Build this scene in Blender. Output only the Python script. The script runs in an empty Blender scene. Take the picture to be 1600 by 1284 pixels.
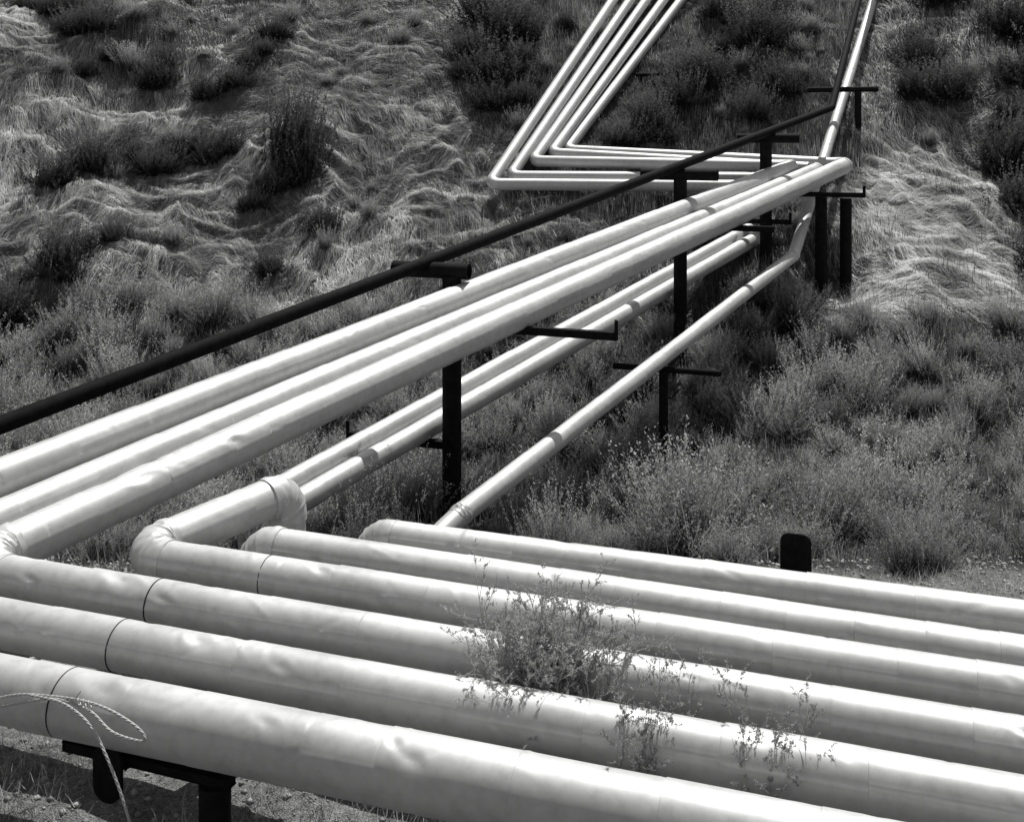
import bpy, bmesh, math, random
import numpy as np
from mathutils import Vector, Matrix
H0=5.25
random.seed(3); RNG=np.random.default_rng(7)
scene=bpy.context.scene; COL=scene.collection
def W(x,y,z): return Vector((x,y,z+H0))
# ---------------------------------------------------------------- noise
_T=np.random.default_rng(11).random((256,256))
def vn(x,y,seed=0):
    x=np.asarray(x,float)+seed*17.31; y=np.asarray(y,float)+seed*9.77
    xi=np.floor(x).astype(int); yi=np.floor(y).astype(int)
    fx=x-xi; fy=y-yi; fx=fx*fx*(3-2*fx); fy=fy*fy*(3-2*fy)
    a=_T[xi&255,yi&255]; b=_T[(xi+1)&255,yi&255]; c=_T[xi&255,(yi+1)&255]; d=_T[(xi+1)&255,(yi+1)&255]
    return (a*(1-fx)+b*fx)*(1-fy)+(c*(1-fx)+d*fx)*fy
def fbm(x,y,seed=0,o=4):
    s=0;a=.5;t=0
    for i in range(o):
        s=s+a*vn(x,y,seed+i*3); t+=a; a*=.5; x=x*2.03; y=y*2.03
    return s/t
def ss(x,a,b):
    t=np.clip((x-a)/(b-a),0,1); return t*t*(3-2*t)
# ---------------------------------------------------------------- terrain
GY=[-12,0,4,12.3,14,17,20,23,26,28,30.5,33,34.5,37,40,42,44.5,50,60,75,120]
GZ=[-1.2,-1.7,-5.25,-5.25,-5.6,-6.6,-6.8,-6.7,-5.9,-4.9,-3.5,-2.5,-1.75,0,2.1,3.5,4.8,8.6,15.5,22,27]
_fy=np.linspace(-12,120,1321); _fz=np.interp(_fy,GY,GZ)
_k=np.hanning(15); _k/=_k.sum(); _fz=np.convolve(np.pad(_fz,7,mode='edge'),_k,mode='valid')
def ground(X,Y):
    X=np.asarray(X,float); Y=np.asarray(Y,float)
    out=ss(np.abs(X-4.5),7,12); hill=ss(Y,25,31)
    Ye=Y+out*(fbm(X*.13,Y*.13,5,3)-.5)*5*ss(Y,20,30)
    z=np.interp(Ye,_fy,_fz)
    z=z+hill*(fbm(X*.33,Y*.33,21,3)-.5)*(.5+1.2*out)
    wx=X+1.8*vn(X*.5,Y*.5,31); wy=Y+1.8*vn(X*.5,Y*.5,33)
    z=z+hill*(1-np.abs(2*vn(wx*.75+wy*.4,wy*1.2-wx*.3,41)-1))*.24
    z=z+hill*(fbm(wx*1.9,wy*2.6,43,3)-.5)*.32
    z=z+(fbm(X*1.3,Y*1.3,51,3)-.5)*.12
    z=z-.75*np.exp(-((X-7.2)/1.3)**2-((Y-32.0)/1.2)**2)
    z=z-1.25*np.exp(-((X-8.8)/1.1)**2-((Y-30.6)/1.3)**2)  # hollow dug so the added shadow-strip posts show further down
    return z
def mk_mesh(name,V,quads=None,tris=None,tone=None,smooth=False):
    me=bpy.data.meshes.new(name)
    V=np.asarray(V,dtype=np.float32).reshape(-1,3)
    idx=[];starts=[];n=0
    if quads is not None and len(quads):
        q=np.asarray(quads,dtype=np.int32).reshape(-1,4); idx.append(q.ravel()); starts.append(np.arange(len(q))*4); n=len(q)*4
    if tris is not None and len(tris):
        t=np.asarray(tris,dtype=np.int32).reshape(-1,3); idx.append(t.ravel()); starts.append(n+np.arange(len(t))*3)
    idx=np.concatenate(idx); starts=np.concatenate(starts).astype(np.int32)
    me.vertices.add(len(V)); me.vertices.foreach_set('co',V.ravel())
    me.loops.add(len(idx)); me.loops.foreach_set('vertex_index',idx)
    me.polygons.add(len(starts)); me.polygons.foreach_set('loop_start',starts)
    if smooth: me.polygons.foreach_set('use_smooth',np.ones(len(starts),dtype=bool))
    me.update(calc_edges=True); me.validate()
    if tone is not None:
        at=me.attributes.new('tone','FLOAT','POINT'); at.data.foreach_set('value',np.asarray(tone,dtype=np.float32))
    return me
def add_obj(name,me,mat=None,loc=(0,0,0),parent=None,label=None,category=None,kind=None,group=None):
    o=bpy.data.objects.new(name,me); COL.objects.link(o); o.location=loc
    if parent: o.parent=parent
    if me is not None and mat is not None and not me.materials: me.materials.append(mat)
    if label: o['label']=label
    if category: o['category']=category
    if kind: o['kind']=kind
    if group: o['group']=group
    return o
# ---------------------------------------------------------------- materials
def newmat(name):
    m=bpy.data.materials.new(name); m.use_nodes=True; nt=m.node_tree; nt.nodes.clear()
    out=nt.nodes.new('ShaderNodeOutputMaterial'); return m,nt,out
def N(nt,t,**k):
    n=nt.nodes.new(t)
    for a,b in k.items(): setattr(n,a,b)
    return n
def noise(nt,vec,scale,detail=4,rough=.5):
    n=N(nt,'ShaderNodeTexNoise'); n.inputs['Scale'].default_value=scale; n.inputs['Detail'].default_value=detail; n.inputs['Roughness'].default_value=rough
    nt.links.new(vec,n.inputs['Vector']); return n
def ramp(nt,fac,stops):
    r=N(nt,'ShaderNodeValToRGB'); nt.links.new(fac,r.inputs['Fac']); e=r.color_ramp.elements
    while len(e)<len(stops): e.new(.5)
    for i,(p,c) in enumerate(stops):
        e[i].position=p; e[i].color=(c,c,c,1) if not isinstance(c,tuple) else c
    return r
def mat_metal(name,base=.56,rough=(.46,.60),metal=.40,bump=.10):
    m,nt,out=newmat(name); b=N(nt,'ShaderNodeBsdfPrincipled'); tc=N(nt,'ShaderNodeTexCoord'); v=tc.outputs['Object']
    n1=noise(nt,v,1.1,5,.6); n2=noise(nt,v,9,6,.65)
    r=ramp(nt,n1.outputs['Fac'],[(.3,base*.88),(.7,base*1.05)])
    st=ramp(nt,n2.outputs['Fac'],[(.3,.82),(.5,.95),(.65,1.0)])
    mx=N(nt,'ShaderNodeMix',data_type='RGBA',blend_type='MULTIPLY'); mx.inputs['Factor'].default_value=1
    nt.links.new(r.outputs[0],mx.inputs['A']); nt.links.new(st.outputs[0],mx.inputs['B']); nt.links.new(mx.outputs['Result'],b.inputs['Base Color'])
    rr=N(nt,'ShaderNodeMapRange'); rr.inputs['From Min'].default_value=.3; rr.inputs['From Max'].default_value=.7
    rr.inputs['To Min'].default_value=rough[0]; rr.inputs['To Max'].default_value=rough[1]
    nt.links.new(n1.outputs['Fac'],rr.inputs['Value']); nt.links.new(rr.outputs[0],b.inputs['Roughness'])
    b.inputs['Metallic'].default_value=metal; b.inputs['Specular IOR Level'].default_value=.3
    n4=noise(nt,v,4.0,3,.5)
    bp=N(nt,'ShaderNodeBump'); bp.inputs['Strength'].default_value=bump; bp.inputs['Distance'].default_value=.03
    nt.links.new(n4.outputs['Fac'],bp.inputs['Height']); nt.links.new(bp.outputs[0],b.inputs['Normal'])
    nt.links.new(b.outputs[0],out.inputs['Surface']); return m
def mat_dark(name,c=.018,rough=.55,spec=.3):
    m,nt,out=newmat(name); b=N(nt,'ShaderNodeBsdfPrincipled'); tc=N(nt,'ShaderNodeTexCoord'); v=tc.outputs['Object']
    n=noise(nt,v,9,5,.65); r=ramp(nt,n.outputs['Fac'],[(.35,c*.6),(.6,c*1.2),(.75,c*2.2)]); nt.links.new(r.outputs[0],b.inputs['Base Color'])
    b.inputs['Roughness'].default_value=rough; b.inputs['Specular IOR Level'].default_value=spec
    bp=N(nt,'ShaderNodeBump'); bp.inputs['Strength'].default_value=.3; bp.inputs['Distance'].default_value=.01
    n2=noise(nt,v,60,3,.6); nt.links.new(n2.outputs['Fac'],bp.inputs['Height']); nt.links.new(bp.outputs[0],b.inputs['Normal'])
    nt.links.new(b.outputs[0],out.inputs['Surface']); return m
def mat_leaf(name,lo,hi,trans=.4):
    m,nt,out=newmat(name); at=N(nt,'ShaderNodeAttribute'); at.attribute_name='tone'
    oi=N(nt,'ShaderNodeObjectInfo')
    r=ramp(nt,at.outputs['Fac'],[(0,lo),(1,hi)])
    mr=N(nt,'ShaderNodeMapRange'); mr.inputs['To Min'].default_value=.75; mr.inputs['To Max'].default_value=1.2; nt.links.new(oi.outputs['Random'],mr.inputs['Value'])
    mx=N(nt,'ShaderNodeVectorMath',operation='SCALE'); nt.links.new(r.outputs[0],mx.inputs[0]); nt.links.new(mr.outputs[0],mx.inputs['Scale'])
    d=N(nt,'ShaderNodeBsdfDiffuse'); t=N(nt,'ShaderNodeBsdfTranslucent'); ms=N(nt,'ShaderNodeMixShader'); ms.inputs[0].default_value=trans
    nt.links.new(mx.outputs[0],d.inputs[0]); nt.links.new(mx.outputs[0],t.inputs[0]); nt.links.new(d.outputs[0],ms.inputs[1]); nt.links.new(t.outputs[0],ms.inputs[2])
    nt.links.new(ms.outputs[0],out.inputs['Surface']); return m
def mat_ground():
    m,nt,out=newmat('dry_soil'); b=N(nt,'ShaderNodeBsdfPrincipled'); b.inputs['Roughness'].default_value=.95; b.inputs['Specular IOR Level'].default_value=.1
    g=N(nt,'ShaderNodeNewGeometry'); v=g.outputs['Position']
    at=N(nt,'ShaderNodeAttribute'); at.attribute_name='tone'
    n1=noise(nt,v,1.2,6,.65); n2=noise(nt,v,12,5,.7); n3=noise(nt,v,70,3,.6)
    r1=ramp(nt,n1.outputs['Fac'],[(.3,.6),(.7,1.2)]); r2=ramp(nt,n2.outputs['Fac'],[(.3,.45),(.65,1.2)]); r3=ramp(nt,n3.outputs['Fac'],[(.35,.5),(.6,1.15)])
    cur=at.outputs['Fac']
    for r in (r1,r2,r3):
        mm=N(nt,'ShaderNodeMath',operation='MULTIPLY'); nt.links.new(cur,mm.inputs[0]); nt.links.new(r.outputs[0],mm.inputs[1]); cur=mm.outputs[0]
    nt.links.new(cur,b.inputs['Base Color'])
    ad=N(nt,'ShaderNodeMath',operation='ADD'); nt.links.new(n2.outputs['Fac'],ad.inputs[0]); nt.links.new(n3.outputs['Fac'],ad.inputs[1])
    bp=N(nt,'ShaderNodeBump'); bp.inputs['Strength'].default_value=1.0; bp.inputs['Distance'].default_value=.10
    nt.links.new(ad.outputs[0],bp.inputs['Height']); nt.links.new(bp.outputs[0],b.inputs['Normal']); nt.links.new(b.outputs[0],out.inputs['Surface']); return m
M_AL=mat_metal('aluminium_cladding'); M_AL2=mat_metal('aluminium_elbow',base=.59,rough=(.42,.54))
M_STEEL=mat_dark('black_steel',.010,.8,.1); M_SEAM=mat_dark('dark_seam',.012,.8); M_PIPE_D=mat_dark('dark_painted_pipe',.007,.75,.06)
M_WIRE=mat_metal('wire_metal',base=.5,rough=(.4,.6),metal=.2,bump=.1)
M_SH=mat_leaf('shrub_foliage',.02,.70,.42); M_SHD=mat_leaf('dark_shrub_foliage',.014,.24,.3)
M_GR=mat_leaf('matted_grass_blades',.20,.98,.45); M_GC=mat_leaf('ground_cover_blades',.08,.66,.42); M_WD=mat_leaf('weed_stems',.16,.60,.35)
M_SOIL=mat_ground(); M_STONE=mat_leaf('pebbles',.2,.5,0.0)
# ---------------------------------------------------------------- ground mesh
def darkband(X,Y):
    n=fbm(X*.16+Y*.10,Y*.26-X*.08,66,3)
    return ss(n,.56,.64)
def bare(X,Y): return 1-ss(np.hypot((X-2.7)/1.9,(Y-17.5)/.9)+.7*(vn(X*1.3,Y*1.3,88)-.5),.6,1.15)
def grass_w(X,Y):
    r=X/np.maximum(Y,1); n=fbm(X*.22+3,Y*.16,61,3)
    left=(.35+.65*ss(n,.27,.40))*ss(-r,-.02,.03)*(1-.65*darkband(X,Y))
    mid=.35*ss(n,.5,.6)
    right=1.5*ss(r,.30,.32)*(1-ss(r+.06*(vn(X*.5,Y*.5,8)-.5),.44,.49))*(1-.85*ss(Y+1.5*(vn(X*.6,Y*.6,18)-.5),34.3,36))
    w=np.where(r<.02,left,np.where(r<.295,mid,np.maximum(right,.3*ss(n,.45,.6))))
    edge=ss(Y+(vn(X*.5,Y*.5,77)-.5)*3,27.0,29.0)
    return w*edge
xs=np.concatenate([np.arange(-70,-26,1.0),np.arange(-26,26,.15),np.arange(26,71,1.0)])
ys=np.concatenate([np.arange(-12,3,.6),np.arange(3,54,.15),np.arange(54,120,1.5)])
XX,YY=np.meshgrid(xs,ys); ZZ=ground(XX,YY)+H0
nx,ny=len(xs),len(ys); I=np.arange(nx*ny).reshape(ny,nx)
Q=np.stack([I[:-1,:-1],I[:-1,1:],I[1:,1:],I[1:,:-1]],-1).reshape(-1,4)
pad=1-ss(YY,13.0,14.6)
tone=.12+.36*pad+.16*np.minimum(grass_w(XX,YY),1)+.40*bare(XX,YY)
add_obj('ground',mk_mesh('ground',np.stack([XX,YY,ZZ],-1),quads=Q,tone=tone.ravel(),smooth=True),M_SOIL,kind='structure')
# ---------------------------------------------------------------- blades
def blades(P,ang,length,width,hgt,upright,tone,segs=3,curlv=.25):
    n=len(P); V=np.zeros((n,segs+1,2,3),np.float32); x=P[:,0].copy(); y=P[:,1].copy(); a=ang.copy()
    curl=RNG.normal(0,curlv,n)
    for i in range(segs+1):
        s=i/segs
        z=ground(x,y)+ np.where(upright, hgt*s*(1.25-.25*s), hgt*np.sin(np.pi*min(s*.85+.05,1)))+.01
        wv=width*(1-s*.85)*.5
        px=-np.sin(a)*wv; py=np.cos(a)*wv
        V[:,i,0]=np.stack([x-px,y-py,z+H0],-1); V[:,i,1]=np.stack([x+px,y+py,z+H0+wv*.5],-1)
        st=length/segs; x=x+np.cos(a)*st; y=y+np.sin(a)*st; a=a+curl/segs
    b=(np.arange(n)*(segs+1)*2)[:,None]; q=[]
    for i in range(segs):
        q.append(np.stack([b[:,0]+2*i,b[:,0]+2*i+1,b[:,0]+2*i+3,b[:,0]+2*i+2],-1))
    return V.reshape(-1,3),np.concatenate(q),np.repeat(tone,(segs+1)*2)
def scatter(n,y0,y1,half=.5,marg=2.5):
    y=np.sqrt(RNG.random(n)*(y1**2-y0**2)+y0**2); x=(RNG.random(n)*2-1)*(y*half+marg); return x,y
x,y=scatter(680000,27,46.5)
w=.85*grass_w(x,y)*(.5+.5*ss(fbm(x*.9,y*.9,64,2),.32,.52)); k=RNG.random(len(x))<w; x=x[k];y=y[k]
n=len(x); print('grass blades',n)
cx=np.floor(x*2.6+1.5*vn(x*3,y*3,3)); cy=np.floor(y*2.6+1.5*vn(x*3,y*3,4))
lockdir=_T[(cx.astype(int)*7)&255,(cy.astype(int)*13)&255]
flow=-np.pi/2-.9+(vn(x*.28,y*.28,91)-.5)*3.0+(lockdir-.5)*1.6+RNG.normal(0,.22,n)
lock=_T[(cx.astype(int)*11)&255,(cy.astype(int)*5)&255]
rg=x/y>.28; flow=np.where(rg,-.95+(vn(x*.35,y*.35,92)-.5)*1.8+(lockdir-.5)*1.3+RNG.normal(0,.2,n),flow)
tn=np.clip(.06+.42*vn(x*.8,y*.8,99)+.5*lock**1.4+RNG.normal(0,.16,n)+.25*rg,0,1)
V,q,t=blades(np.stack([x,y],-1),flow,.24+.38*RNG.random(n),.009+.011*RNG.random(n),.02+.15*lock*(.3+.7*vn(x*.9,y*.9,97))+.06*RNG.random(n),np.zeros(n,bool),tn)
add_obj('matted_grass',mk_mesh('matted_grass',V,quads=q,tone=t),M_GR,kind='stuff',label='long dry matted grass combed flat over the hillside',category='grass')
x,y=scatter(330000,13.5,46.5)
w=(1-np.minimum(grass_w(x,y),1)*.65)*(.3+.7*ss(fbm(x*.5,y*.5,71,3),.36,.55))*ss(y,13.5,16)*(.45+.55*ss(y,26,30))*(1-.9*bare(x,y)); k=RNG.random(len(x))<w; x=x[k];y=y[k]; n=len(x); print('cover',n)
V,q,t=blades(np.stack([x,y],-1),RNG.random(n)*6.28,.03+.14*RNG.random(n),.010+.016*RNG.random(n),.08+.36*RNG.random(n)*vn(x*.7,y*.7,12)*1.6,np.ones(n,bool),RNG.random(n)*(.3+.7*vn(x*1.1,y*1.1,19))*(1-.35*darkband(x,y))*(.75+.25*ss(y,27,30)),segs=2)
x,y=scatter(30000,6.3,13.5,.5,1); w=ss(fbm(x*.8,y*.8,73,3),.42,.6)+.9*ss(-x,3.0,4.2)*(1-ss(y,10,11)); k=RNG.random(len(x))<w; x=x[k];y=y[k]; n2=len(x)
V2,q2,t2=blades(np.stack([x,y],-1),RNG.random(n2)*6.28,.03+.14*RNG.random(n2),.004+.005*RNG.random(n2),.04+.17*RNG.random(n2),np.ones(n2,bool),.4+.5*RNG.random(n2))
add_obj('ground_cover',mk_mesh('ground_cover',np.concatenate([V,V2]),quads=np.concatenate([q,q2+len(V)]),tone=np.concatenate([t,t2])),M_GC,kind='stuff',label='low weedy ground cover and dry stubble on the slope',category='ground cover')
x,y=scatter(16000,6.3,19.5,.5,1); n=len(x); sz=.008+.04*RNG.random(n)**3
oct_=np.array([[1,0,0],[0,1,0],[-1,0,0],[0,-1,0],[0,0,.8],[0,0,-.6]],float)
z=ground(x,y)+H0
Vp=oct_[None]*sz[:,None,None]*(.6+.8*RNG.random((n,6,1)))+np.stack([x,y,z+sz*.2],-1)[:,None]
f=np.array([[0,1,4],[1,2,4],[2,3,4],[3,0,4],[1,0,5],[2,1,5],[3,2,5],[0,3,5]])
add_obj('gravel',mk_mesh('gravel',Vp.reshape(-1,3),tris=(f[None]+np.arange(n)[:,None,None]*6).reshape(-1,3),tone=np.repeat(RNG.random(n),6)),M_STONE,kind='stuff',label='small stones and clods on sandy soil',category='gravel')
# ---------------------------------------------------------------- shrubs
def shrub_mesh(name,seed,h=1.0,rad=.6,stems=150,leaves=34,lw=.011,ll=.06,spread=1.0,nl=11):
    g=np.random.default_rng(seed)
    az=g.random(stems)*6.283; el=np.clip(g.beta(1.5,1.2,stems),.05,1)*np.pi/2
    la=g.random(nl)*6.283; le=g.uniform(.3,1.4,nl); lh=g.uniform(.6,1.2,nl); pick=g.integers(0,nl,stems); m_=g.random(stems)<.85
    az=np.where(m_,la[pick]+g.normal(0,.26,stems),az); el=np.where(m_,np.clip(le[pick]+g.normal(0,.14,stems),.05,1.55),el)
    L=h*(.5+.55*g.random(stems))*(.72+.28*np.sin(el))*np.where(m_,lh[pick],.7)
    d=np.stack([np.cos(az)*np.cos(el)*spread,np.sin(az)*np.cos(el)*spread,np.sin(el)],-1)
    base=np.stack([g.normal(0,.16*rad,stems),g.normal(0,.16*rad,stems),np.full(stems,-.08)],-1)
    up=np.array([0,0,1.0]); bend=g.normal(0,.14,(stems,3))
    def pos(s):
        s=s[...,None]; return base[:,None]+L[:,None,None]*(d[:,None]*s+(up*.32+bend[:,None])*s**2)
    S=np.linspace(0,1,4)[None].repeat(stems,0); C=pos(S)
    side=np.cross(d,up+.01)+g.normal(0,.2,(stems,3)); side/=np.linalg.norm(side,axis=1)[:,None]
    wv=(.008*(1-S*.8))[...,None]*side[:,None]
    V=np.stack([C-wv,C+wv],2).reshape(-1,3); b=np.arange(stems)*8
    q=np.concatenate([np.stack([b+2*i,b+2*i+1,b+2*i+3,b+2*i+2],-1) for i in range(3)])
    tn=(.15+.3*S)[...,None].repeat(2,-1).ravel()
    s=.25+.79*g.random((stems,leaves))**.75; P=pos(np.minimum(s,1.03)); T=d[:,None]+2*(up*.32+bend[:,None])*s[...,None]; T/=np.linalg.norm(T,axis=-1)[...,None]
    P=P+g.normal(0,.014,P.shape)*h
    R=g.normal(0,1,T.shape); R/=np.linalg.norm(R,axis=-1)[...,None]
    D=T*.8+R*.7; D[...,2]+=.15; D/=np.linalg.norm(D,axis=-1)[...,None]
    l=(ll*(.5+g.random(s.shape))*(1.25-.7*s))[...,None]
    sd=np.cross(D,g.normal(0,1,D.shape)); sd/=np.linalg.norm(sd,axis=-1)[...,None]
    wl=lw*(.6+.8*g.random(s.shape))[...,None]
    A=P; B=P+D*l*.55+sd*wl; Cc=P+D*l; E=P+D*l*.55-sd*wl
    V2=np.stack([A,B,Cc,E],2).reshape(-1,3); m=stems*leaves
    q2=np.arange(m*4).reshape(m,4)+len(V)
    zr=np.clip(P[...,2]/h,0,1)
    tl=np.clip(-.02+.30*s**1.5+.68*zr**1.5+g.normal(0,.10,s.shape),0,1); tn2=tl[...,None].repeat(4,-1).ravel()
    return mk_mesh(name,np.concatenate([V,V2]),quads=np.concatenate([q,q2]),tone=np.concatenate([tn,tn2]))
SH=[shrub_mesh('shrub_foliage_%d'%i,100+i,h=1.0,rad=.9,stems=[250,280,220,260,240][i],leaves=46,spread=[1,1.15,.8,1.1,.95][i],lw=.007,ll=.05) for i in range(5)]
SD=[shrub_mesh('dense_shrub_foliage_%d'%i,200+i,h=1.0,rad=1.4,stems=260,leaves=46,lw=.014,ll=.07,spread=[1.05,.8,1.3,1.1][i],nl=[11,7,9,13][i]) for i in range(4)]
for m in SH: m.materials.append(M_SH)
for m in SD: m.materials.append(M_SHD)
rr=random.Random(5)
plants=[(4.95,13.7,.72,0),(5.3,13.9,.5,0),(7.4,26.6,1.0,0),(8.9,27.6,.8,0)]
big=[(-7.1,34.9,2.5),(-6.7,34.6,2.0),(-7.5,34.0,1.3),(-7.9,33.4,1.0),(-.6,39.2,2.5),(-.2,41.5,2.5),(-.9,43,2.4),(-1.2,40.5,1.8),(-.6,37.6,1.6),
(6.8,38.8,2.1),(4.6,36.8,1.7),(3.5,36.2,1.4),(9,41,2.0),(9.5,38.4,1.7),(8,37.2,1.6),(14.9,40,2.1),(10.4,43,1.8),(8.2,43,1.5),(5.9,37.8,1.7),
(15.2,33,2.2),(14.6,30.2,1.6),(15.8,35,2.3),(18,40,2.4),(16.8,43,2.4),(17.8,37.4,2.5),(15.7,31.4,1.9),(15,37.5,2.0),(13.9,38,1.5),
(7.0,27.6,1.2),(6.2,28.3,1.2)]
for x,y,s in big: plants.append((x,y,s*.70,1))
for (x0,y0,x1,y1,nn,sm) in ((-14.2,34.2,-9.2,36.0,13,.8),(-13.2,28.2,-9.4,31.6,12,.75),(-18.5,42.5,-12.2,39.2,13,.85),(-10.4,37.6,-8.6,41.5,7,.8),(-6.6,30.6,-4.6,32.6,4,.65),(-20,44.5,-15,43.5,8,.9)):
    for i in range(nn):
        t=(i+rr.random()*.9)/nn; plants.append((x0+(x1-x0)*t+rr.gauss(0,.3),y0+(y1-y0)*t+rr.gauss(0,.35),sm*rr.uniform(.6,1.35),1 if rr.random()<.8 else 0))
def okay(x,y,dmin):
    for a in plants:
        if (a[0]-x)**2+(a[1]-y)**2<dmin*dmin: return False
    return True
def corridor(x,y):
    if 33<y<46:
        t=(y-33)/9; xa=-1.4+4.7*t; xb=2.4+4.6*t
        if xa<x<xb+.6: return True
        g=9.4+(y-34)*.49
        if y>34 and abs(x-g)<1.2: return True
    if 27.8<y<33 and .265<x/y<.33: return True
    if 27.8<y<35.5 and .30<x/y<.445: return True
    if 14.5<y<18.9 and abs(x+.055*y)<.75: return True
    if float(bare(x,y))>.3: return True
    return False
tries=0
while len(plants)<620 and tries<80000:
    tries+=1
    u=rr.random()
    if u<.78:
        y=math.sqrt(rr.random()*(28.6**2-13.9**2)+13.9**2); x=(rr.random()*2-1)*(y*.5+1.5)
        n=float(fbm(x*.35,y*.35,81,2))
        if y<15.4 and n<.48: continue
        if y<14.6 and x<2.5: continue
        if corridor(x,y): continue
        s=.70+.95*n*rr.random()+.1*rr.random()
        if y<15.5: s*=.75
        dm=.40+.50*s if rr.random()<.85 else .5
        if dm==.5: s*=.55
        if okay(x,y,dm*(.95 if n>.4 else 1.25)): plants.append((x,y,s,0))
    else:
        y=math.sqrt(rr.random()*(47**2-28**2)+28**2); x=(rr.random()*2-1)*(y*.5+1.5)
        if corridor(x,y): continue
        g=float(grass_w(np.array([x]),np.array([y]))[0])
        if rr.random()<g*.97 or (x<-1 and rr.random()<.5): continue
        s=.28+.6*rr.random()**1.8
        if okay(x,y,.55): plants.append((x,y,s,1 if rr.random()<.25 else 0))
plants.sort(key=lambda p: p[1]-p[2]*9)
print('plants',len(plants))
gz=ground(np.array([p[0] for p in plants]),np.array([p[1] for p in plants]))
rest={0:[],1:[]}
for i,(x,y,s,k) in enumerate(plants):
    rot=rr.random()*6.283; sc=(s*rr.uniform(.9,1.3),s*rr.uniform(.9,1.2),s*rr.uniform(.8,1.15))
    if (x,y) in ((-7.1,34.9),(-6.7,34.6)): sc=(s*.85,s*.85,s*1.25)
    src=(SD if k else SH); me=src[rr.randrange(len(src))]
    if i<300:
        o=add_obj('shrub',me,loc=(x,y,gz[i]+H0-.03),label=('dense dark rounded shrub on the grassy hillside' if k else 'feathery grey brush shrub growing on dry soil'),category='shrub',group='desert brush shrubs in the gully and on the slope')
        o.rotation_euler=(rr.uniform(-.15,.15),rr.uniform(-.15,.15),rot); o.scale=sc
    else: rest[k].append((x,y,gz[i]+H0-.03,sc,rot,me))
for k_ in (0,1):
    VV=[];QQ=[];TT=[];off=0
    for x,y,z,sc,rot,me in rest[k_]:
        n=len(me.vertices); co=np.empty(n*3,np.float32); me.vertices.foreach_get('co',co); co=co.reshape(-1,3)*np.array(sc)
        c,s_=math.cos(rot),math.sin(rot); co=np.stack([co[:,0]*c-co[:,1]*s_+x,co[:,0]*s_+co[:,1]*c+y,co[:,2]+z],-1)
        qi=np.empty(len(me.loops),np.int32); me.loops.foreach_get('vertex_index',qi); tv=np.empty(n,np.float32); me.attributes['tone'].data.foreach_get('value',tv)
        VV.append(co);QQ.append(qi.reshape(-1,4)+off);TT.append(tv);off+=n
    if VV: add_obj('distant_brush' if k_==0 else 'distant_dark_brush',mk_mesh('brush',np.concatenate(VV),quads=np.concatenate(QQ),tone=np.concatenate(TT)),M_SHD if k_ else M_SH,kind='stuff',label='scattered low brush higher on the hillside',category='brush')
# ---------------------------------------------------------------- tubes
def frame(t):
    t=t.normalized(); ref=Vector((0,0,1)) if abs(t.z)<.95 else Vector((0,1,0))
    s=t.cross(ref).normalized(); u=s.cross(t).normalized(); return t,s,u
def ring_mesh(name,C,R,base,sharp=30,n=40,frames=None,disp=None,caps=False):
    k=len(C); V=np.zeros((k,n,3)); A=np.arange(n)*2*np.pi/n
    for i in range(k):
        s,u=frames[i]; r=R[i] if disp is None else R[i]+disp[i]
        V[i]=np.array(C[i]-base)[None]+np.outer(np.sin(A)*r,np.array(s))+np.outer(np.cos(A)*r,np.array(u))
    I=np.arange(k*n).reshape(k,n); J=np.roll(I,-1,1)
    q=np.stack([I[:-1],I[1:],J[1:],J[:-1]],-1).reshape(-1,4)
    V=V.reshape(-1,3); tr=None
    if caps:
        V=np.concatenate([V,[np.array(C[0]-base),np.array(C[-1]-base)]]); a=k*n
        t1=np.stack([np.full(n,a),I[0],J[0]],-1); t2=np.stack([np.full(n,a+1),J[-1],I[-1]],-1); tr=np.concatenate([t1,t2])
    me=mk_mesh(name,V,quads=q,tris=tr,smooth=True)
    me.set_sharp_from_angle(angle=math.radians(sharp)); return me
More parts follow.
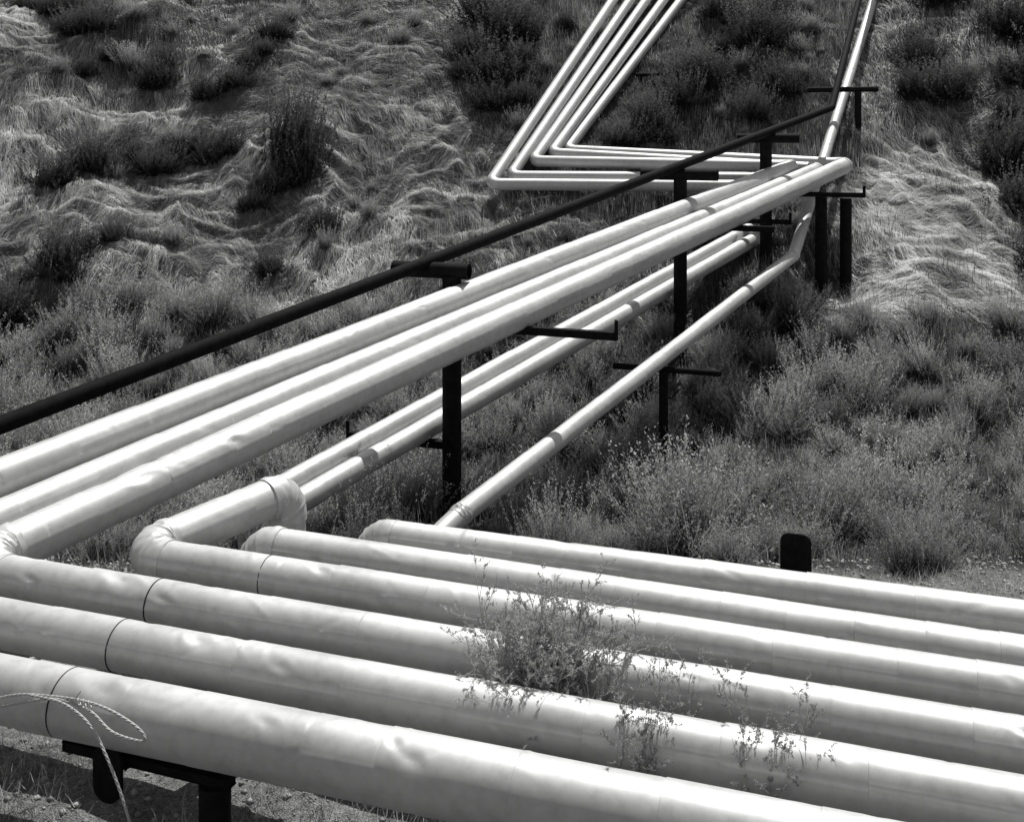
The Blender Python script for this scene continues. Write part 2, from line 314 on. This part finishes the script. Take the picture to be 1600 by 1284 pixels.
def run_mesh(p0,p1,r,base,dl,seed,sec=.95,dents=(),rand=0.5,wav=.0008,lap=.004):
    L=(p1-p0).length; t,s,u=frame(p1-p0); g=np.random.default_rng(seed); off=g.random()*sec
    near=dl<.07; S=list(np.arange(0,L,dl))+[L]; b=off
    laps=[]
    if dl<.12:
        while b<L-.02:
            if b>.02: laps.append(b)
            b+=sec*(1 if g.random()<.8 else .6)
    S=[x for x in S if all(abs(x-l)>.006 for l in laps)]
    for l in laps: S+= [l-.0015,l+.0015]
    S=np.array(sorted(S)); C=[p0+t*x for x in S]
    R=[];n=64 if near else 40;A=np.arange(n)*2*np.pi/n; A=np.where(A>np.pi,A-2*np.pi,A)
    la=np.array([-1e9]+laps+[1e9])
    D=np.zeros((len(S),n))
    for i,x in enumerate(S):
        j=np.searchsorted(la,x)-1; f=min(1,max(0,(x-la[j])/sec)) if la[j]>-1e8 else .5
        R.append(r+lap*f)
        if dl<.12:
            D[i]=(vn(x*1.3+seed,np.cos(A)*1.1+4,seed)-.5+vn(x*1.3+seed,np.sin(A)*1.1+9,seed+2)-.5)*wav*2
            jj=(j*37+seed*11)&255
            D[i]+=(_T[jj,5]-.5)*.008*np.cos(A-_T[jj,9]*6.28)+(_T[jj,15]-.5)*.006*np.cos(2*A+_T[jj,19]*6.28)
            if near:
                ka=int((.19+.05*_T[jj,33])*n); D[i][ka%n]+=.004; D[i][(-ka)%n]+=.004
    dl_=list(dents)
    for _ in range(int(L*rand*1.3)):
        dl_.append((g.random()*L,g.uniform(-1.7,1.7),g.uniform(.04,.15),g.uniform(.12,.4),g.uniform(.005,.014)))
    for ds,da,ws,wa,dep in dl_:
        da_=((A-da+np.pi)%(2*np.pi)-np.pi)[None]; dx=(S-ds)[:,None]
        qx=dx/ws; qa=da_/wa; ro=.5+.3*math.sin(ds*9); qx,qa=qx*math.cos(ro)-qa*math.sin(ro),qx*math.sin(ro)+qa*math.cos(ro)
        D-=dep*np.exp(-np.sqrt(qx**2*2.2+qa**2+.02)*1.1)*1.15
        D+=dep*.25*np.exp(-((np.abs(qx)-.9)**2*9+qa**2*.8))
    if near:
        for _ in range(int(L*3.6*rand)):
            ds=g.random()*L; da=g.uniform(-1.6,1.6); ro=g.uniform(-1.2,1.2); da_=((A-da+np.pi)%(2*np.pi)-np.pi)[None]*r; dx=(S-ds)[:,None]
            a_=dx*math.cos(ro)+da_*math.sin(ro); b_=-dx*math.sin(ro)+da_*math.cos(ro)
            D+=g.choice([-1,1])*g.uniform(.002,.005)*np.exp(-(b_/.02)**2-(a_/g.uniform(.06,.24))**2)
    return ring_mesh('pipe_run',C,R,base,n=n,frames=[(s,u)]*len(S),disp=D),laps
def band_mesh(p,t,r,base,w=.012,h=.003):
    t,s,u=frame(t); C=[p-t*w,p-t*w,p+t*w,p+t*w]; return ring_mesh('seam_band',C,[r-.004,r+h,r+h,r-.004],base,n=48,frames=[(s,u)]*4)
def pipeline(pts,r,Rb,label,mat=M_AL,dents={},seed=1,dl=.06,rand=1.0,radii=None,seams=(),group='parallel metal-clad pipelines',name='pipeline',cat='pipeline',lap=.004,wav=.0009,elb=1.05,crumple=1.4):
    pts=[W(*p) for p in pts]; base=Vector(pts[0]); 
    root=add_obj(name,None,loc=base,label=label,category=cat,group=group); root.empty_display_size=.3
    n=len(pts); cuts=[(pts[0],pts[0])]
    rads=radii or [r]*(n-1)
    for i in range(1,n-1):
        a=(pts[i]-pts[i-1]).normalized(); b=(pts[i+1]-pts[i]).normalized(); th=a.angle(b)
        if th<.16: cuts.append((pts[i],pts[i])); continue
        R=Rb[min(i-1,len(Rb)-1)]
        T=R*math.tan(th/2); s0=pts[i]-a*T; s1=pts[i]+b*T; cuts.append((s0,s1))
        ax=a.cross(b).normalized(); cn=s0+ax.cross(a).normalized()*R
        far=pts[i].y>20
        gore=max(3,int(th/.34)); k=gore*6; C=[];F=[];RR=[]; ra,rb=rads[i-1],rads[i]
        t0,sv_,uv=frame(a)
        for j in range(k+1):
            M=Matrix.Rotation(th*j/k,3,ax); C.append(cn+M@(s0-cn)); F.append((M@sv_,M@uv)); rj=(ra+(rb-ra)*j/k)*elb
            RR.append(rj*(1.03 if (j%6==0 and 0<j<k and not far) else 1.0))
        ext=.05*ra/.2
        C=[s0-a*(ext+.004),s0-a*ext]+C+[s1+b*ext,s1+b*(ext+.004)]; F=[F[0],F[0]]+F+[F[-1],F[-1]]; RR=[ra*.97,RR[0]]+RR+[RR[-1],rb*.97]
        AA=np.arange(40)*2*np.pi/40; am=.2 if far else crumple
        disp=[ am*((vn(np.cos(AA)*1.5+j*.4+seed,np.sin(AA)*1.5,seed)-.5)*.014+(vn(np.cos(AA)*4+j*.9+seed,np.sin(AA)*4,seed+5)-.5)*.011)*(ra/.2) for j in range(len(C))]
        add_obj('elbow',ring_mesh('elbow',C,RR,base,frames=F,disp=disp,sharp=24),M_AL2 if mat==M_AL else mat,parent=root)
    cuts.append((pts[-1],pts[-1]))
    for i in range(n-1):
        p0=cuts[i][1]; p1=cuts[i+1][0]
        d=dl if not isinstance(dl,(list,tuple)) else dl[i]
        me,_=run_mesh(p0,p1,rads[i],base,d,seed*7+i,dents=dents.get(i,()),rand=rand if d<.09 else 0,lap=lap,wav=wav)
        add_obj('pipe_run',me,mat,parent=root)
        for (ri,s) in seams:
            if ri==i:
                t=(p1-p0).normalized(); add_obj('seam_band',band_mesh(p0+t*s,p1-p0,rads[i]+.004,base,.004),M_SEAM,parent=root)
    return root
def rk(Y0,X,z0,tilt=.0): return (X,Y0-X/2.86,z0+tilt*X)
XR=9.0; FR=.175; FB=.195
pipeline([rk(8.86,XR,-4.285),(-5.36,10.74,-4.32),(9.96,32.6,-1.08),(1.75,35.4,-.72),(6.72,43.6,5.08),(11.7,51.8,10.88)],.197,[.36,.28,FB,.6],'metal-clad pipeline turning off the rack and bridging the gully',
  seed=1,dl=[.03,.04,.15,.15,.15],radii=[.2,.24,FR,FR,FR],dents={0:[(5.7,-.6,.12,.3,.04),(5.4,-.9,.2,.25,.02),(13.3,-.3,.2,.5,.025),(12.8,-.9,.12,.3,.02)],1:[(1.2,-.9,.22,.5,.045),(1.8,-.5,.16,.4,.028),(1.5,.6,.2,.4,.03),(2.8,.9,.15,.35,.025)]},seams=[(0,12.95)])
pipeline([rk(8.0,XR,-4.30,.006),(-6.16,10.2,-4.34),(-5.55,11.08,-4.12),(9.0,32.15,-1.2),(1.26,34.92,-.81),(5.97,43.2,5.03),(10.7,51.5,10.9)],.195,[.34,.3,.24,FB,.6],'metal-clad pipeline crossing the gully in a bundle of three',
  seed=2,dl=[.03,.04,.04,.15,.15,.15],radii=[.202,.21,.21,FR,FR,FR],dents={0:[(12.2,-.3,.15,.4,.02),(11.4,-.8,.1,.3,.016),(8,.1,.2,.3,.01)]},seams=[(0,13.0)])
pipeline([rk(7.18,XR,-4.37,.015),(-7.0,9.65,-4.42),(-6.0,11.3,-3.90),(8.14,31.75,-1.11),(.66,34.37,-1.04),(5.24,42.8,4.99),(9.8,51.2,11.0)],.19,[.4,.3,.24,FB,.6],'large metal-clad pipeline with crumpled dents above a black frame',
  seed=3,dl=[.025,.04,.04,.15,.15,.15],radii=[.24,.225,.225,FR,FR,FR],dents={0:[(10.35,-.35,.07,.16,.022),(10.2,-.7,.12,.2,.018),(12.7,-.5,.18,.45,.02),(13.2,-.9,.1,.3,.016),(7.2,-.8,.2,.2,.015)]},seams=[(0,13.12)])
pipeline([rk(9.7,XR,-4.31),(-3.80,11.03,-4.3),(-2.58,12.6,-4.16),(-2.58,12.6,-6.3)],.197,[.27,.25],'metal-clad pipeline doubling back in two fat elbows',seed=4,dl=.035,radii=[.2,.222,.21],dents={0:[(11.4,-.4,.1,.3,.015)],1:[(.8,-.6,.15,.4,.016)]},seams=[(0,12.0)],elb=1.06,crumple=1.0)
pipeline([rk(10.5,XR,-4.38,-.003),(-2.66,11.43,-4.34),(-2.66,11.52,-6.0)],.198,[.25],'metal-clad pipeline with an elbow dropping behind the rack',seed=5,dl=.04,elb=1.07,crumple=1.0)
pipeline([rk(11.2,XR,-4.32),(-1.5,11.73,-4.35),(-1.5,11.87,-6.2)],.182,[.25],'rearmost metal-clad pipeline of the ground rack',seed=6,dl=.04,elb=1.06,crumple=1.0)
def hp(p,Y,dx=.694,dz=.17): return (p[0]+dx*(Y-p[1]),Y,p[2]+dz*(Y-p[1]))
h1=(-1.17,20.2,-4.92); h2=(-1.14,19.6,-5.14)
q=hp(h1,16.3); e=hp(h1,32.5,.694,.172)
pipeline([(q[0],q[1],-7.3),q,e,(e[0],e[1]+.02,-1.49),(-.06,33.6,-1.49),(4.57,42.4,4.94),(9.2,51.2,11.4)],.14,[.3,.22,.22,FB],'slender metal-clad pipeline slung low beside the posts',seed=7,dl=[.1,.07,.15,.15,.15,.15],radii=[.18,.18,.165,FR,FR,FR],rand=.5)
q=hp(h2,16.2); e=hp(h2,31.75,.694,.172)
pipeline([(q[0],q[1],-7.3),q,e,(e[0],e[1]+.02,-1.69),(-.67,33.0,-1.69),(3.87,42.0,4.9),(8.4,51,11.5)],.14,[.3,.22,.22,FB],'slender metal-clad pipeline slung low beside the posts',seed=8,dl=[.1,.07,.15,.15,.15,.15],radii=[.185,.185,.165,FR,FR,FR],rand=.5)
pipeline([(-2.2,13.4,-6.2),(-.72,15.3,-5.39),(7.2,28.1,-3.27),(9.75,34.5,-1.1),(14.65,44.5,5.19),(18.2,51.7,10)],.145,[.5,.3,.3,.3],'single metal-clad pipeline lying low across the gully',seed=9,dl=.08,radii=[.15,.15,.15,.165,.165],rand=.6)
pipeline([(-11.5,5.85,-4.93),(9.9,34,.63),(12.8,40.5,4.75),(16.6,49,10)],.11,[.3,.6],'thin black steel pipe carried on the tops of the posts',mat=M_PIPE_D,seed=10,dl=.15,rand=0,name='steel_pipe',group='black steel pipework',lap=0,wav=.0002,elb=1.02)
# ---------------------------------------------------------------- supports
UD=Vector((.944,-.33,0)); VD=Vector((.57,.82,0)).normalized()
def tube_part(name,p0,p1,r,base,mat,parent,hollow=False,n=28):
    t,s,u=frame(p1-p0)
    if hollow:
        C=[p0+t*.25,p0,p0,p1,p1,p1-t*.25]; R=[r*.84,r*.84,r,r,r*.84,r*.84]
    else:
        C=[p0,p0+t*.006,p1-t*.006,p1]; R=[r-.006,r,r,r-.006]
    me=ring_mesh(name,C,R,base,n=n,frames=[(s,u)]*len(C),caps=True); return add_obj(name,me,mat,parent=parent)
def box_part(name,p0,p1,w,h,base,mat,parent,bev=.006):
    t,s,u=frame(p1-p0); L=(p1-p0).length; bm=bmesh.new(); bmesh.ops.create_cube(bm,size=1)
    M=Matrix((( t.x,s.x,u.x),(t.y,s.y,u.y),(t.z,s.z,u.z)))
    for v in bm.verts: v.co=M@Vector((v.co.x*L,v.co.y*w,v.co.z*h))+(p0+p1)/2-base
    bmesh.ops.bevel(bm,geom=bm.edges[:],offset=bev,segments=2,affect='EDGES'); me=bpy.data.meshes.new(name); bm.to_mesh(me); bm.free()
    return add_obj(name,me,mat,parent=parent)
def plate_part(name,c,wdir,w,h,th,base,mat,parent,r=.05,rb=0):
    n=Vector((0,0,1)).cross(wdir).normalized(); pts=[]
    if rb:
        for cx,a0 in ((-w/2+rb,math.pi),(w/2-rb,1.5*math.pi)):
            for i in range(7): a=a0+math.pi/2*i/6; pts.append((cx+rb*math.cos(a),-h/2+rb+rb*math.sin(a)))
    else: pts=[(-w/2,-h/2),(w/2,-h/2)]
    for cx,sg in ((w/2-r,0),(-w/2+r,1)):
        for i in range(7):
            a=math.pi/2*(i/6)+ (math.pi/2 if sg else 0); pts.append((cx+r*math.cos(a),h/2-r+r*math.sin(a)))
    bm=bmesh.new(); f=[bm.verts.new(c-base+wdir*x+Vector((0,0,z))-n*th/2) for x,z in pts]; fc=bm.faces.new(f)
    e=bmesh.ops.extrude_face_region(bm,geom=[fc]); bmesh.ops.translate(bm,vec=n*th,verts=[v for v in e['geom'] if isinstance(v,bmesh.types.BMVert)])
    bmesh.ops.recalc_face_normals(bm,faces=bm.faces[:]); me=bpy.data.meshes.new(name); bm.to_mesh(me); bm.free(); return add_obj(name,me,mat,parent=parent)
def gnd(x,y): return float(ground(np.array([x]),np.array([y]))[0])
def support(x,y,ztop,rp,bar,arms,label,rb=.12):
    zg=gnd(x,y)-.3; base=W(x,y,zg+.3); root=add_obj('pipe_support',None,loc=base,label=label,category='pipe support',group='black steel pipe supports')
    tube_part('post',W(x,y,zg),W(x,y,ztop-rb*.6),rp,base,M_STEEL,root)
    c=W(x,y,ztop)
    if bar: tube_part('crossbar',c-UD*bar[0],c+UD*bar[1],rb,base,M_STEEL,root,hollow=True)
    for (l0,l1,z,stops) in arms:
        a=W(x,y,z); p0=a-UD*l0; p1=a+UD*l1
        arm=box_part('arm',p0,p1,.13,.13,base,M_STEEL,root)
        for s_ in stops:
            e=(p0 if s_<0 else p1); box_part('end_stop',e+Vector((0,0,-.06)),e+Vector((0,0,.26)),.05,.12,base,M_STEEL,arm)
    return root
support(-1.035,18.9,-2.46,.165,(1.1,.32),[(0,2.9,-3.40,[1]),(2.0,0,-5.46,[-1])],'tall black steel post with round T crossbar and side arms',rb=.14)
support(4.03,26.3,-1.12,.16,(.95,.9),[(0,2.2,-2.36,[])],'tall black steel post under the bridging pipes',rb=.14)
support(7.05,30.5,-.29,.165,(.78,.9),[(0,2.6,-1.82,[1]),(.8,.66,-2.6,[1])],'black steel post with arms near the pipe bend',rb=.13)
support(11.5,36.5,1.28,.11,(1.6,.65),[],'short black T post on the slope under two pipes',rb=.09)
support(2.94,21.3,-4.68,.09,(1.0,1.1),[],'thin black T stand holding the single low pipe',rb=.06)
support(8.50,30.2,-1.90,.16,None,[],'plain black post added in place of a vertical shadow strip on the slope',rb=.01)  # added post, a dark upright shape imitating a shadow down the slope
support(9.30,30.6,-1.95,.16,None,[],'plain black post added in place of a vertical shadow strip on the slope',rb=.01)  # second added post, black where the slope is only in shadow
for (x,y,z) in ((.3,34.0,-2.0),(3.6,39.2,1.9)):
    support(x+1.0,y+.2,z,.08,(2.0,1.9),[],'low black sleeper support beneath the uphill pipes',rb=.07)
def rack(xf,yf,L,label,tab,legs):
    p0=W(xf,yf,-4.70); p1=p0+VD*L; base=Vector((xf,yf,0)); root=add_obj('pipe_rack_frame',None,loc=base,label=label,category='pipe rack',group='black steel rack frames under the ground pipes')
    box_part('beam',p0,p1,.16,.18,base,M_STEEL,root)
    if tab: plate_part('end_plate',p1+VD*.02+Vector((0,0,.17)),UD,.31,.74,.03,base,M_STEEL,root,r=.09)
    for f in legs:
        q=p0+VD*L*f; box_part('leg',Vector((q.x,q.y,-.15)),Vector((q.x,q.y,H0-4.795)),.18,.18,base,M_STEEL,root)
    return root,base
r1,b1=rack(-2.95,8.25,4.2,'black steel rack beam with rounded end plate',False,(.5,.9))
plate_part('end_plate',W(-2.98,8.1,-4.76),UD,.25,.42,.03,b1,M_STEEL,r1,r=.1,rb=.12)
pA=W(-3.40,8.40,-4.70); pB=W(-2.02,7.90,-4.70); box_part('ledger',pA,pB,.10,.07,b1,M_STEEL,r1)
tube_part('leg',W(-2.15,7.95,-5.4),W(-2.15,7.95,-4.74),.115,b1,M_STEEL,r1)
tv=Vector((2.9,11.25,0)); st=tv-VD*5.0
rack(st.x,st.y,5.0,'black steel rack beam with tab plate standing behind the pipes',True,(.12,.88))
# ---------------------------------------------------------------- wire
def crom(P,k=14):
    P=[P[0]*2-P[1]]+P+[P[-1]*2-P[-2]]; o=[]
    for i in range(1,len(P)-2):
        for j in range(k):
            t=j/k; a,b,c,d=P[i-1:i+3]; o.append(.5*((2*b)+(c-a)*t+(2*a-5*b+4*c-d)*t*t+(3*b-a-3*c+d)*t**3))
    o.append(P[-2]); return o
def strands(path,r=.0052,R=.0058,pitch=.13,ns=3):
    C=crom(path); D=[0]
    for i in range(1,len(C)): D.append(D[-1]+(C[i]-C[i-1]).length)
    L=D[-1]; K=int(L/.012); VV=[];QQ=[];off=0; n=6
    tt=np.linspace(0,L,K); P=np.stack([np.interp(tt,D,[c[a] for c in C]) for a in range(3)],-1)
    T=np.gradient(P,axis=0); T/=np.linalg.norm(T,axis=1)[:,None]; ref=np.array([.3,.9,.2]); S=np.cross(T,ref); S/=np.linalg.norm(S,axis=1)[:,None]; U=np.cross(S,T)
    for m in range(ns):
        ph=tt/pitch*2*np.pi+m*2*np.pi/ns
        c=P+R*(np.cos(ph)[:,None]*S+np.sin(ph)[:,None]*U)
        A=np.arange(n)*2*np.pi/n
        V=c[:,None]+r*(np.cos(A)[None,:,None]*S[:,None]+np.sin(A)[None,:,None]*U[:,None]); I=np.arange(K*n).reshape(K,n)+off; J=np.roll(I,-1,1)
        QQ.append(np.stack([I[:-1],J[:-1],J[1:],I[1:]],-1).reshape(-1,4)); VV.append(V.reshape(-1,3)); off+=K*n
    return np.concatenate(VV),np.concatenate(QQ)
def wy(x): return 7.18-.35*x-.31
wb=Vector((-3.1,8.0,H0-4.2))
def wp(x,z,dy=0): return W(x,wy(x)+dy,z)-wb
P1=[wp(-4.6,-4.55),wp(-4.1,-4.37),wp(-3.72,-4.22),wp(-3.43,-4.17),wp(-3.1,-4.15),wp(-2.85,-4.17,-.02),wp(-2.63,-4.25,-.03),wp(-2.60,-4.32,-.04),wp(-2.85,-4.31,-.03),wp(-3.06,-4.21),wp(-3.35,-4.17,-.02),wp(-3.75,-4.29,-.02),wp(-4.3,-4.5)]
P2=[wp(-3.55,-4.17,-.03),wp(-3.25,-4.17,-.05),wp(-3.02,-4.26,-.08),wp(-2.87,-4.42,-.12),wp(-2.73,-4.66,-.15),wp(-2.63,-4.94,-.15),wp(-2.58,-5.30,-.1)]
V1,Q1=strands(P1); V2,Q2=strands(P2)
K3=[wp(-3.16+.012*math.cos(a)+.007*a,-4.16+.022*math.sin(a),.0-.025*math.cos(a)) for a in np.arange(0,18,.8)]
K4=[wp(-3.16,-4.16,-.03),wp(-3.14,-4.10,-.05),wp(-3.11,-4.06,-.04)]
V3,Q3=strands(K3,r=.004,R=.0,ns=1); V4,Q4=strands(K4,r=.004,R=0,ns=1)
add_obj('wire_rope',mk_mesh('wire_rope',np.concatenate([V1,V2,V3,V4]),quads=np.concatenate([Q1,Q2+len(V1),Q3+len(V1)+len(V2),Q4+len(V1)+len(V2)+len(V3)]),smooth=True),M_WIRE,loc=wb,label='twisted wire rope looped and knotted against the pipe',category='wire')
# ---------------------------------------------------------------- weeds
def weed(seed,h,spread,stems,label,loc,lean=(0,0),leafd=1.0,w0=.005,bare=.25,top=.4,nb0=11,sub=.32):
    g=np.random.default_rng(seed); V=[];Qs=[];T=[];cnt=[0]
    def strip(P,w0,w1,tn):
        P=np.array(P); m=len(P); d=np.gradient(P,axis=0); d/=np.linalg.norm(d,axis=1)[:,None]+1e-9
        s=np.cross(d,g.normal(0,1,3)); s/=np.linalg.norm(s,axis=1)[:,None]+1e-9; u=np.cross(d,s); wv=np.linspace(w0,w1,m)[:,None]
        o=cnt[0]; R=np.stack([P+s*wv,P-s*.5*wv+u*.87*wv,P-s*.5*wv-u*.87*wv],1); V.append(R.reshape(-1,3)); cnt[0]+=m*3; I=np.arange(m*3).reshape(m,3)+o; J=np.roll(I,-1,1)
        Qs.append(np.stack([I[:-1],J[:-1],J[1:],I[1:]],-1).reshape(-1,4)); T.append(np.full(m*3,tn))
    def leaf(p,d,l,w):
        s=np.cross(d,g.normal(0,1,3)); s/=np.linalg.norm(s)+1e-9; o=cnt[0]; cnt[0]+=4
        V.append(np.array([p,p+d*l*.5+s*w,p+d*l,p+d*l*.5-s*w])); Qs.append(np.arange(4)[None]+o); T.append(np.full(4,g.uniform(.2,1)))
    def grow(p,d,l,w,lev):
        m=6; P=[p]; dd=d.copy()
        for i in range(m):
            dd=dd+g.normal(0,.09,3)+np.array([lean[0]*.02,lean[1]*.02,.03]); dd/=np.linalg.norm(dd); P.append(P[-1]+dd*l/m)
        strip(P,w,w*.4,.45+.25*lev)
        if lev<3:
            nb={0:nb0,1:7,2:4}[lev]
            for _ in range(nb):
                i=g.uniform(bare if lev else top,1)*m; a=int(min(i,m-1)); q=P[a]+(P[a+1]-P[a])*(i-a); nd=(P[a+1]-P[a]); nd/=np.linalg.norm(nd); nd=nd*.75+g.normal(0,.45,3); nd/=np.linalg.norm(nd)
                grow(q,nd,l*g.uniform(sub*.6,sub*1.2),w*.6,lev+1)
        if lev>=2:
            for _ in range(int(5*leafd)):
                i=g.uniform(.1,1)*m; a=int(min(i,m-1)); q=P[a]+(P[a+1]-P[a])*(i-a); nd=g.normal(0,1,3); nd/=np.linalg.norm(nd); leaf(q,nd,g.uniform(.008,.019),g.uniform(.0018,.0036))
    for i in range(stems):
        az=g.random()*6.28; e=g.uniform(.1,1)*spread; d=np.array([math.cos(az)*e+lean[0],math.sin(az)*e*.5+lean[1],1.0]); d/=np.linalg.norm(d)
        grow(np.array([g.normal(0,.06),g.normal(0,.03),0.]),d,h*g.uniform(.72,1.12),w0,0)
    Vn=np.concatenate(V); me=mk_mesh('weed',Vn,quads=np.concatenate(Qs),tone=np.concatenate(T))
    return add_obj('weed',me,M_WD,loc=loc,label=label,category='weed',group='dry weeds growing up between the pipes')
weed(1,1.40,.36,54,'bushy dry weed growing up between the pipes',W(.32,8.42,-5.25),top=.56,leafd=1.5,sub=.25,w0=.006)
weed(12,1.75,.25,3,'long bare dry weed stalks arching over the pipes',W(.2,8.42,-5.25),lean=(-.3,0),top=.65,nb0=5,sub=.2)
weed(2,1.40,.10,2,'thin dry weed stalk between the pipes',W(1.18,8.04,-5.25),w0=.004,nb0=8,leafd=.9,sub=.2)
weed(3,1.22,.18,2,'sparse dry weed sprig between the pipes',W(1.74,7.84,-5.25),lean=(.05,0),w0=.004,nb0=8,sub=.22)
weed(4,1.36,.28,7,'small branching dry weed by the front pipe',W(.90,7.56,-5.25),w0=.004,nb0=9,sub=.22,top=.58)
weed(5,1.30,.28,7,'small branching dry weed by the front pipe',W(1.66,7.28,-5.25),w0=.004,nb0=9,sub=.22,top=.58)
# ---------------------------------------------------------------- light, sky, camera
sv=Vector((.15,.44,.87)).normalized()
sun=bpy.data.lights.new('sun','SUN'); sun.energy=5.0; sun.angle=math.radians(.5); sun.color=(1,.995,.98)
so=bpy.data.objects.new('sun',sun); COL.objects.link(so); so.rotation_euler=(-sv).to_track_quat('-Z','Y').to_euler()
w=bpy.data.worlds.new('World'); scene.world=w; w.use_nodes=True; nt=w.node_tree; nt.nodes.clear()
sky=nt.nodes.new('ShaderNodeTexSky'); sky.sky_type='NISHITA'; sky.sun_disc=False; sky.sun_elevation=math.asin(sv.z); sky.sun_rotation=math.atan2(sv.x,sv.y)
bw=nt.nodes.new('ShaderNodeRGBToBW'); bg=nt.nodes.new('ShaderNodeBackground'); bg.inputs['Strength'].default_value=.12; wo=nt.nodes.new('ShaderNodeOutputWorld')
nt.links.new(sky.outputs[0],bw.inputs[0]); nt.links.new(bw.outputs[0],bg.inputs[0]); nt.links.new(bg.outputs[0],wo.inputs[0])
cd=bpy.data.cameras.new('camera'); cam=bpy.data.objects.new('camera',cd); COL.objects.link(cam); cam.location=(0,0,H0); cam.rotation_euler=(math.radians(90),0,0)
cd.sensor_width=36; cd.lens=1716/1600*36; cd.shift_y=-442/1600; cd.clip_end=500; cd.clip_start=.1
scene.camera=cam
scene.view_settings.view_transform='Standard'; scene.view_settings.look='None'; scene.view_settings.exposure=0
